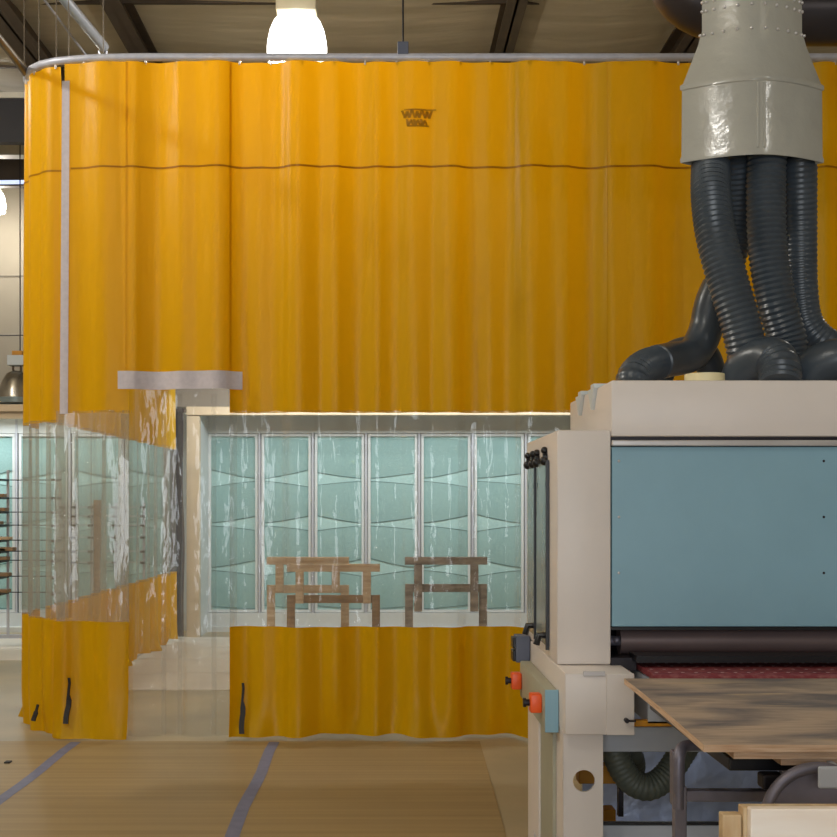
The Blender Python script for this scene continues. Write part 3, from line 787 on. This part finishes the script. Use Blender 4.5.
# legs
def plate_hole(g, x0, x1, z0, z1, y0, y1, cx, cz, r, n=32):
    """rectangular plate in XZ with a round hole"""
    def ring(y):
        inn = [g.bm.verts.new((cx + r * math.cos(2 * math.pi * (k + .5) / n), y, cz + r * math.sin(2 * math.pi * (k + .5) / n))) for k in range(n)]
        out = []
        for k in range(n):
            a = 2 * math.pi * (k + .5) / n; dx, dz = math.cos(a), math.sin(a)
            t = min(((x1 - cx) / dx if dx > 0 else (x0 - cx) / dx) if abs(dx) > 1e-6 else 9, .12 / abs(dz) if abs(dz) > 1e-6 else 9)
            out.append(g.bm.verts.new((cx + dx * t, y, cz + dz * t)))
        return inn, out
    I0, O0 = ring(y0); I1, O1 = ring(y1)
    for k in range(n):
        j = (k + 1) % n
        g.bm.faces.new((I0[k], I0[j], O0[j], O0[k])); g.bm.faces.new((I1[k], O1[k], O1[j], I1[j]))
        g.bm.faces.new((I0[k], I1[k], I1[j], I0[j]))
    # corners
    for sx, X in ((1, x1), (-1, x0)):
        for sz in (1, -1):
            pass
    g.box(x0, x1, y0, y1, cz + .12, z1); g.box(x0, x1, y0, y1, z0, cz - .12)
h = at(584, 781, 4.15)
g = MB()
X0, X1 = .617, .754
# square collar round the hole, filled corner wedges
plate_hole(g, X0, X1, .005, .707, 4.15, 4.162, h.x, h.z, .038)
for X, dx in ((X0, 1), (X1, -1)):
    for s_ in (1, -1):
        e = X - h.x
        n = 32
        # last outer point on this side before the horizontal edge
        best = None
        for k in range(n):
            a_ = 2 * math.pi * (k + .5) / n; cx_, cz_ = math.cos(a_), math.sin(a_)
            if cx_ * e > 0 and cz_ * s_ > 0:
                tx, tz = e / cx_, .12 / abs(cz_)
                if tx <= tz and (best is None or abs(cz_ * tx) > abs(best)): best = cz_ * tx
        bx = min((abs(math.cos(2 * math.pi * (k + .5) / n)) * .12 / abs(math.sin(2 * math.pi * (k + .5) / n)) for k in range(n)
                  if abs(math.cos(2 * math.pi * (k + .5) / n)) * .12 / abs(math.sin(2 * math.pi * (k + .5) / n)) <= abs(e)), key=lambda v: abs(abs(e) - v))
        pts3 = [(X, h.z + best), (X, h.z + s_ * .12), (h.x + math.copysign(bx, e), h.z + s_ * .12)]
        g.prism(pts3, 1, 4.15, 4.162)
g.box(X0, X0 + .012, 4.162, 4.38, .005, .707).box(X0 - .02, X1 + .02, 4.13, 4.4, 0, .012)
g.build('leg', M['cream'], sander)
MB().box(.62, .75, 5.0, 5.2, 0, .707).build('leg', M['cream'], sander)
MB().box(XR + .05, XR + .2, 4.15, 4.4, 0, .92).build('leg', M['cream'], sander)
MB().box(XR + .05, XR + .2, 5.0, 5.2, 0, .92).build('leg', M['cream'], sander)
sp = MB().box(.604, .616, 4.32, 4.66, .14, .705).build('side_panel', M['olive'], sander); sp['label'] = 'olive grey side panel'
MB().box(.596, .622, 4.66, 4.84, .187, .705, .003).build('side_flange', M['cream'], sander)
# control box on the left side
cb = MB().box(.567, .613, 4.25, 5.04, .689, .838, .006).build('control_box', M['olive'], sander, smooth=True)
MB().box(.566, .614, 4.242, 4.25, .688, .839, .002).build('end_plate', M['blue'], cb)['label'] = 'pale blue end plate'
for yy in (4.36, 5.0):
    z = .775 if yy < 4.5 else .76
    bt = MB().box(.525, .567, yy - .03, yy + .03, z - .034, z + .034, .006).build('emergency_button', M['red'], cb, smooth=True); bt['label'] = 'red emergency button'
    MB().cyl((.525, yy, z), (.512, yy, z), .012, 12).cyl((.512, yy, z), (.502, yy, z), .017, 12).build('button_knob', M['dark'], bt, smooth=True)
sw = MB().box(.553, .614, 5.07, 5.16, .825, .938, .005).build('switch_box', M['slate'], sander)
MB().box(.541, .553, 5.075, 5.155, .885, .93, .003).box(.541, .553, 5.075, 5.155, .83, .876, .003).build('switch_cover', M['black'], sw)
# base frame
MB().box(.755, XR + .05, 4.30, 4.36, .608, .697, .003).build('frame_beam', M['grey'], sander)
MB().box(.755, XR + .05, 4.30, 4.36, .25, .345, .003).build('frame_beam', M['grey'], sander)
MB().box(.755, XR + .05, 4.296, 4.30, .346, .357).build('frame_lip', M['black'], sander)
fo = MB().box(.84, XR, 5.1, 5.13, .06, .76).build('rear_cover', M['foil'], sander); fo['label'] = 'crinkled bluish metal cover'
MB().box(at(618, 0, 4.6).x, at(623, 0, 4.6).x, 4.59, 4.62, .3, .72).build('inner_post', M['dark'], sander)
MB().box(.76, at(617, 0, 4.7).x, 4.7, 4.78, at(0, 784, 4.7).z, at(0, 766, 4.7).z, .004).build('inner_bracket', M['orange'], sander)
MB().box(.76, at(616, 0, 4.7).x, 4.7, 4.78, at(0, 822, 4.7).z, at(0, 810, 4.7).z, .004).build('inner_bracket', M['orange'], sander)
# hose slung underneath
def hose(parent, pts, r, m, pitch=.022, depth=.006, smooth=(), name='dust_hose', ribs=True):
    P = resample(catmull(pts, .01), pitch / 4); NP = len(P)
    def rf(L, i):
        if not ribs: return r
        f = i / NP
        if any(a <= f <= b for a, b in smooth): return r + .002
        return r - depth * (.5 + .5 * math.cos(2 * math.pi * L / pitch)) 
    g = MB().tube(P, r, 22, rfun=rf)
    return g.build(name, m, parent, smooth=True)
A = lambda px, py, D: at(px, py, D)
hose(sander, [A(612, 735, 4.5), A(617, 758, 4.5), A(630, 780, 4.5), A(648, 787, 4.5), A(666, 776, 4.52), A(682, 752, 4.55), A(690, 738, 4.6)], .052, M['hose2'], pitch=.018, depth=.003)
hose(sander, [A(620, 738, 4.75), A(632, 756, 4.75), A(634, 768, 4.8), A(630, 775, 4.85)], .045, M['hose2'], pitch=.018, depth=.003)

# ------------------------------------------------------------------ hood and hoses
HC = (at(752, 0, 4.75).x, 4.75)
hood = thing('dust_hood', 'glossy grey cream dust collection hood hanging above the sanding machine', 'dust hood', (HC[0], HC[1], 2.85))
k = 4.75 / F
zz = lambda y: EYE - (y - VY) * k
def oval(a_, b_):
    # flattened section with a soft ridge down the front and back
    c_, s_ = math.cos(a_), math.sin(a_)
    y = math.copysign(max(0, 1 - abs(c_) ** 1.7), s_) * b_
    return c_, y
def loft(prof, n=72, cap=None):
    g = MB(); rings = []
    for rr, z in prof:
        rings.append([g.bm.verts.new((HC[0] + rr * k * oval(2 * math.pi * q / n, 1)[0], HC[1] + rr * k * .42 * oval(2 * math.pi * q / n, 1)[1], z)) for q in range(n)])
    for a_, b_ in zip(rings, rings[1:]):
        for q in range(n): g.bm.faces.new((a_[q], a_[(q + 1) % n], b_[(q + 1) % n], b_[q]))
    return g
loft([(64, zz(150)), (69, zz(158)), (71.5, zz(163)), (72, zz(160)), (70.5, zz(156)), (70, zz(91)), (72, zz(90)), (72, zz(86)), (69, zz(84)), (54, zz(46)), (52, zz(38)), (50, zz(32)), (50, CEIL - .15)]).build('collar', M['duct'], hood, smooth=True)
loft([(68, zz(152)), (40, zz(151)), (1, zz(151))]).build('bottom_plate', M['dark'], hood)
rv = MB().sphere((0, 0, 0), .0065, (1, 1, 1), 8, 6).build('rivet', M['trimm'], None, smooth=True)
rv.parent = hood; first = True
for rr, z in ((50.5, 12), (50.5, 3), (52.5, 36)):
    for i in range(12):
        a_ = -math.pi + 2 * math.pi * (i + .5) / 24
        o = rv if first else rv.copy()
        if not first: COL.objects.link(o)
        first = False
        ox, oy = oval(a_, 1)
        o.location = Vector((HC[0] + rr * k * ox, HC[1] + rr * k * .42 * oy, zz(z))) - Vector(hood.location)
for dx in (-.012, .012):
    x = HC[0] + dx; y = HC[1] - 70.4 * k * .42 * (1 - abs(dx / (70 * k)) ** 1.7)
    MB().box(x - .005, x + .005, y - .004, y + .004, zz(156), zz(92), .002).build('seam', M['duct'], hood)
HG = 'black dust hoses from the hood'
def hose_thing(label, pts, r, ribs=True, pitch=.0215, depth=.0065, smooth=()):
    t = thing('dust_hose', label, 'hose', tuple(Vector(pts[-1])), HG)
    hose(t, pts, r, M['hose'], pitch, depth, ribs=ribs, smooth=smooth, name='hose_body')
    return t
ht = zz(150)
hose_thing('black ribbed hose at the left front of the hood, bending right as it descends', [A(711, 165, 4.77), A(711, 195, 4.69), A(716, 235, 4.62), A(729, 285, 4.58), A(741, 325, 4.57), A(748, 358, 4.58), A(750, 392, 4.62)], .078, smooth=((.9, 1),))
hose_thing('black ribbed hose in the middle of the hood', [A(767, 150, 4.74), A(766, 200, 4.74), A(768, 250, 4.74), A(776, 300, 4.74), A(788, 345, 4.76), A(792, 391, 4.76)], .078, smooth=((.9, 1),))
hose_thing('black hose at the right of the hood, turning away to the right', [A(800, 150, 4.80), A(800, 220, 4.88), A(801, 290, 4.92), A(808, 326, 4.93), A(830, 346, 4.93), A(858, 352, 4.95), A(876, 390, 4.95)], .068, depth=.0035)
hose_thing('black hose behind the others that curls left and lies on the machine top', [A(738, 150, 4.82), A(738, 220, 4.95), A(728, 265, 5.0), A(712, 302, 5.02), A(705, 332, 5.02), A(692, 354, 4.98), A(668, 360, 4.85), A(646, 366, 4.7), A(634, 378, 4.62), A(632, 396, 4.6)], .068, smooth=((.38, .80),))
hose_thing('short black ribbed elbow hose bulging forward on the machine top', [A(738, 392, 4.62), A(748, 366, 4.56), A(768, 358, 4.48), A(779, 366, 4.42), A(780, 384, 4.385)], .078, smooth=((0, .7),))
hose_thing('black elbow hose at the right edge of the picture on the machine top', [A(804, 394, 4.6), A(814, 370, 4.56), A(836, 360, 4.52), A(856, 366, 4.5), A(862, 388, 4.5)], .078, smooth=((0, 1),))
hose_thing('low black hose stub behind the hose lying on the machine top', [A(655, 391, 5.12), A(664, 366, 5.1), A(680, 352, 5.1), A(704, 354, 5.12), A(718, 394, 5.16)], .058, smooth=((0, 1),))
cc = at(706, 380, 4.42)
tag(MB().cyl((cc.x, 4.44, 1.94), (cc.x, 4.44, 1.976), .073, 32).build('round_cap', M['creamy'], smooth=True), 'low round cream cap on the machine top beside the hoses', 'cap')

# ducts behind
d1 = hose_pts = [(1.42, 6.1, CEIL - .15), (1.42, 6.1, 4.6), (1.44, 6.1, 4.32), (1.52, 6.1, 4.1), (1.7, 6.1, 4.0), (1.95, 6.1, 3.98), (2.4, 6.1, 3.98), (5.0, 6.1, 3.98)]
tag(MB().tube(resample(catmull(d1, .02), .05), .15, 28).build('air_duct', M['duct2'], smooth=True), 'dark round duct bending behind the hood neck', 'duct')

# ------------------------------------------------------------------ lift cart with plywood
cart = thing('lift_cart', 'dark steel lift cart carrying the stack of plywood sheets', 'cart', (1.5, 3.4, 0))
MB().box(.86, 2.5, 3.0, 3.9, .83, .862, .004).build('deck', M['black'], cart)
FD = 3.2
zb_ = at(0, 802, FD).z; zt_ = at(0, 791, FD).z
xa = at(681, 0, FD).x
for x in (xa, 2.3):
    MB().box(x - .016, x + .016, FD, FD + .035, .06, zb_ + .04, .003).build('post', M['steel'], cart)
    MB().box(x - .014, x + .020, FD + .036, FD + .07, zb_ - .02, .83, .003).build('post_sleeve', M['steel'], cart)
    MB().box(x + .47, x + .50, 3.8, 3.84, .06, .83, .003).build('post', M['steel'], cart)
    MB().prism([(x - .02, FD), (x + .02, FD), (x + .50, 3.88), (x + .46, 3.88)], 2, .075, .11).build('base_rail', M['steel'], cart)
    for yy, dx in ((FD + .03, 0), (3.82, .48)): MB().cyl((x + dx - .02, yy, .045), (x + dx + .02, yy, .045), .043, 18).build('caster', M['black'], cart, smooth=True)
MB().tube(catmull([(xa - .004, FD + .01, zb_ - .02), (xa - .004, FD + .01, .78), (xa, FD + .015, .825), (xa + .02, FD + .04, .843), (xa + .09, FD + .06, .844)], .01), .016, 12).build('bent_tube', M['steel'], cart, smooth=True)
MB().box(xa + .016, 2.3, FD, FD + .035, zb_, zt_, .003).build('cross_bar', M['steel'], cart)
# flywheel guard and plate of the lift
cw = at(818, 820, 2.86)
pts = [(cw.x + .125 * math.cos(a_), 2.86, cw.z + .125 * math.sin(a_)) for a_ in [math.pi * q / 24 for q in range(0, 25)]]
MB().tube(pts, .014, 12).build('wheel_rim', M['steel'], cart, smooth=True)
MB().cyl((cw.x, 2.87, cw.z), (cw.x, 2.9, cw.z), .118, 40).build('wheel_disc', M['steel'], cart, smooth=True)
MB().cyl((cw.x, 2.9, cw.z), (cw.x, 3.02, cw.z), .02, 16).build('axle', M['steel'], cart)
q0, q1 = at(763, 790, 2.95), at(785, 775, 2.95)
MB().box(q0.x, q1.x, 2.95, 3.0, q0.z, q1.z, .006).build('motor_block', M['dark'], cart)
q0, q1 = at(819, 789, 2.8), at(850, 767, 2.8)
MB().box(q0.x, q1.x + .1, 2.8, 2.812, q0.z, q1.z, .005).box(q0.x + .06, q1.x, 2.812, 3.0, q0.z + .02, q1.z - .01).build('grey_plate', M['grey'], cart)

SH = 'plywood sheets on the lift cart'
zs = .863
for i, (xl, yl, yf, lab) in enumerate(((.962, 3.95, 2.915, 'lowest plywood sheet of the stack, set back furthest to the right'), (.843, 3.96, 2.90, 'middle plywood sheet, its edge showing between the top and lowest sheets'), (.768, 3.98, 2.89, 'weathered top plywood sheet with grey stains, about to enter the machine'))):
    z0 = zs + i * .0185; z1 = z0 + .018
    t = MB()
    if i == 2:
        # gently curved left edge
        L = [(.768, 2.89), (.774, 3.1), (.784, 3.4), (.79, 3.7), (.793, 3.98)]
        t.prism([(2.6, 3.98), (2.6, 2.89)] + L, 2, z0, z1)
    else:
        t.prism([(2.6, yl), (2.6, yf), (xl, yf), (xl + .02, yl)], 2, z0, z1)
    o = t.build('plywood_sheet', M['ply'])
    o.data.materials.append(M['plyedge'])
    for p_ in o.data.polygons:
        if abs(p_.normal.z) < .5: p_.material_index = 1
    tag(o, lab, 'plywood', SH)

# ------------------------------------------------------------------ pale timber stand in the lower right corner
st = thing('timber_stand', 'freshly sawn pale timber stand in the lower right corner', 'timber stand', (.9, 2.1, 0))
D = 1.96
xa, xb = at(738, 0, D + .03).x, 1.5
xf = at(747, 0, D).x
MB().box(xf, xb, D - .02, D, .8, at(0, 809, D - .02).z, .002).build('front_board', M['fresh'], st)
MB().box(xa, xb, D, D + .03, .8, at(0, 803.5, D + .03).z, .0015).build('inner_board', M['fresh2'], st)
MB().box(at(718.5, 0, D + .03).x, xa - .001, D + .005, D + .03, 0, at(0, 811, D + .03).z, .002).build('corner_post', M['fresh2'], st)
MB().box(xb - .05, xb, 2.0, 2.055, 0, .99, .004).build('corner_post', M['fresh2'], st)
for x in (xa + .004, xb - .05):
    MB().box(x - .035, x + .01, 2.5, 2.555, 0, .78, .004).build('corner_post', M['fresh2'], st)
MB().box(xa, xb, 2.46, 2.5, .62, .78, .003).build('rear_board', M['fresh'], st)
MB().box(xa + .01, xa + .04, 2.06, 2.46, .62, .78, .003).build('side_board', M['fresh'], st)

# ------------------------------------------------------------------ light
def point(loc, e, r=.2, col=(1, .93, .82)):
    l = bpy.data.lights.new('high_bay_light', 'POINT'); l.energy = e; l.shadow_soft_size = r; l.color = col
    o = bpy.data.objects.new('high_bay_light', l); COL.objects.link(o); o.location = loc
def area(loc, rot, e, sx, sy, col=(1, 1, 1)):
    l = bpy.data.lights.new('booth_or_fill_light', 'AREA'); l.shape = 'RECTANGLE'; l.size = sx; l.size_y = sy; l.energy = e; l.color = col
    o = bpy.data.objects.new('booth_or_fill_light', l); COL.objects.link(o); o.location = loc; o.rotation_euler = rot
point((c.x, LD, c.z - .26), 190, .14, (1, .97, .92))
point((c2.x, c2.y, c2.z - .2), 120, .14)
for x, y, e in ((-5.0, 5.7, 380), (-1.8, .2, 150), (-4.5, -2.5, 120), (4.8, -1, 80), (5.5, 10, 60), (-6, 11, 110), (4.5, 15.5, 60)):
    point((x, y, 5.7), e, .15, (1, .97, .91))
area((.6, 12.5, 2.7), (math.radians(48), 0, 0), 62, 5.2, .15, (.93, .98, 1))
area((-5.2, 13.62, 2.5), (math.radians(-10), 0, 0), 55, 4.5, .15, (.93, .98, 1))
# added cool fill light behind the viewer; the wall there has no opening
area((-.5, -5.9, 1.9), (math.pi / 2, 0, 0), 280, 4.5, 3.6, (.86, .93, 1))
w = bpy.data.worlds.new('world'); sc.world = w; w.use_nodes = True
w.node_tree.nodes['Background'].inputs[0].default_value = (.9, .92, 1, 1); w.node_tree.nodes['Background'].inputs[1].default_value = .1

# ------------------------------------------------------------------ camera
cd = bpy.data.cameras.new('camera'); cd.sensor_width = 36; cd.lens = 36 * F / 837
cd.shift_x = (418.5 - VX) / 837; cd.shift_y = (VY - 418.5) / 837
cam = bpy.data.objects.new('camera', cd); COL.objects.link(cam); cam.location = (0, 0, EYE); cam.rotation_euler = (math.pi / 2, 0, 0)
sc.camera = cam
sc.view_settings.view_transform = 'Standard'; sc.view_settings.look = 'None'; sc.view_settings.gamma = 1
sc.view_settings.use_curve_mapping = False; sc.view_settings.exposure = 0
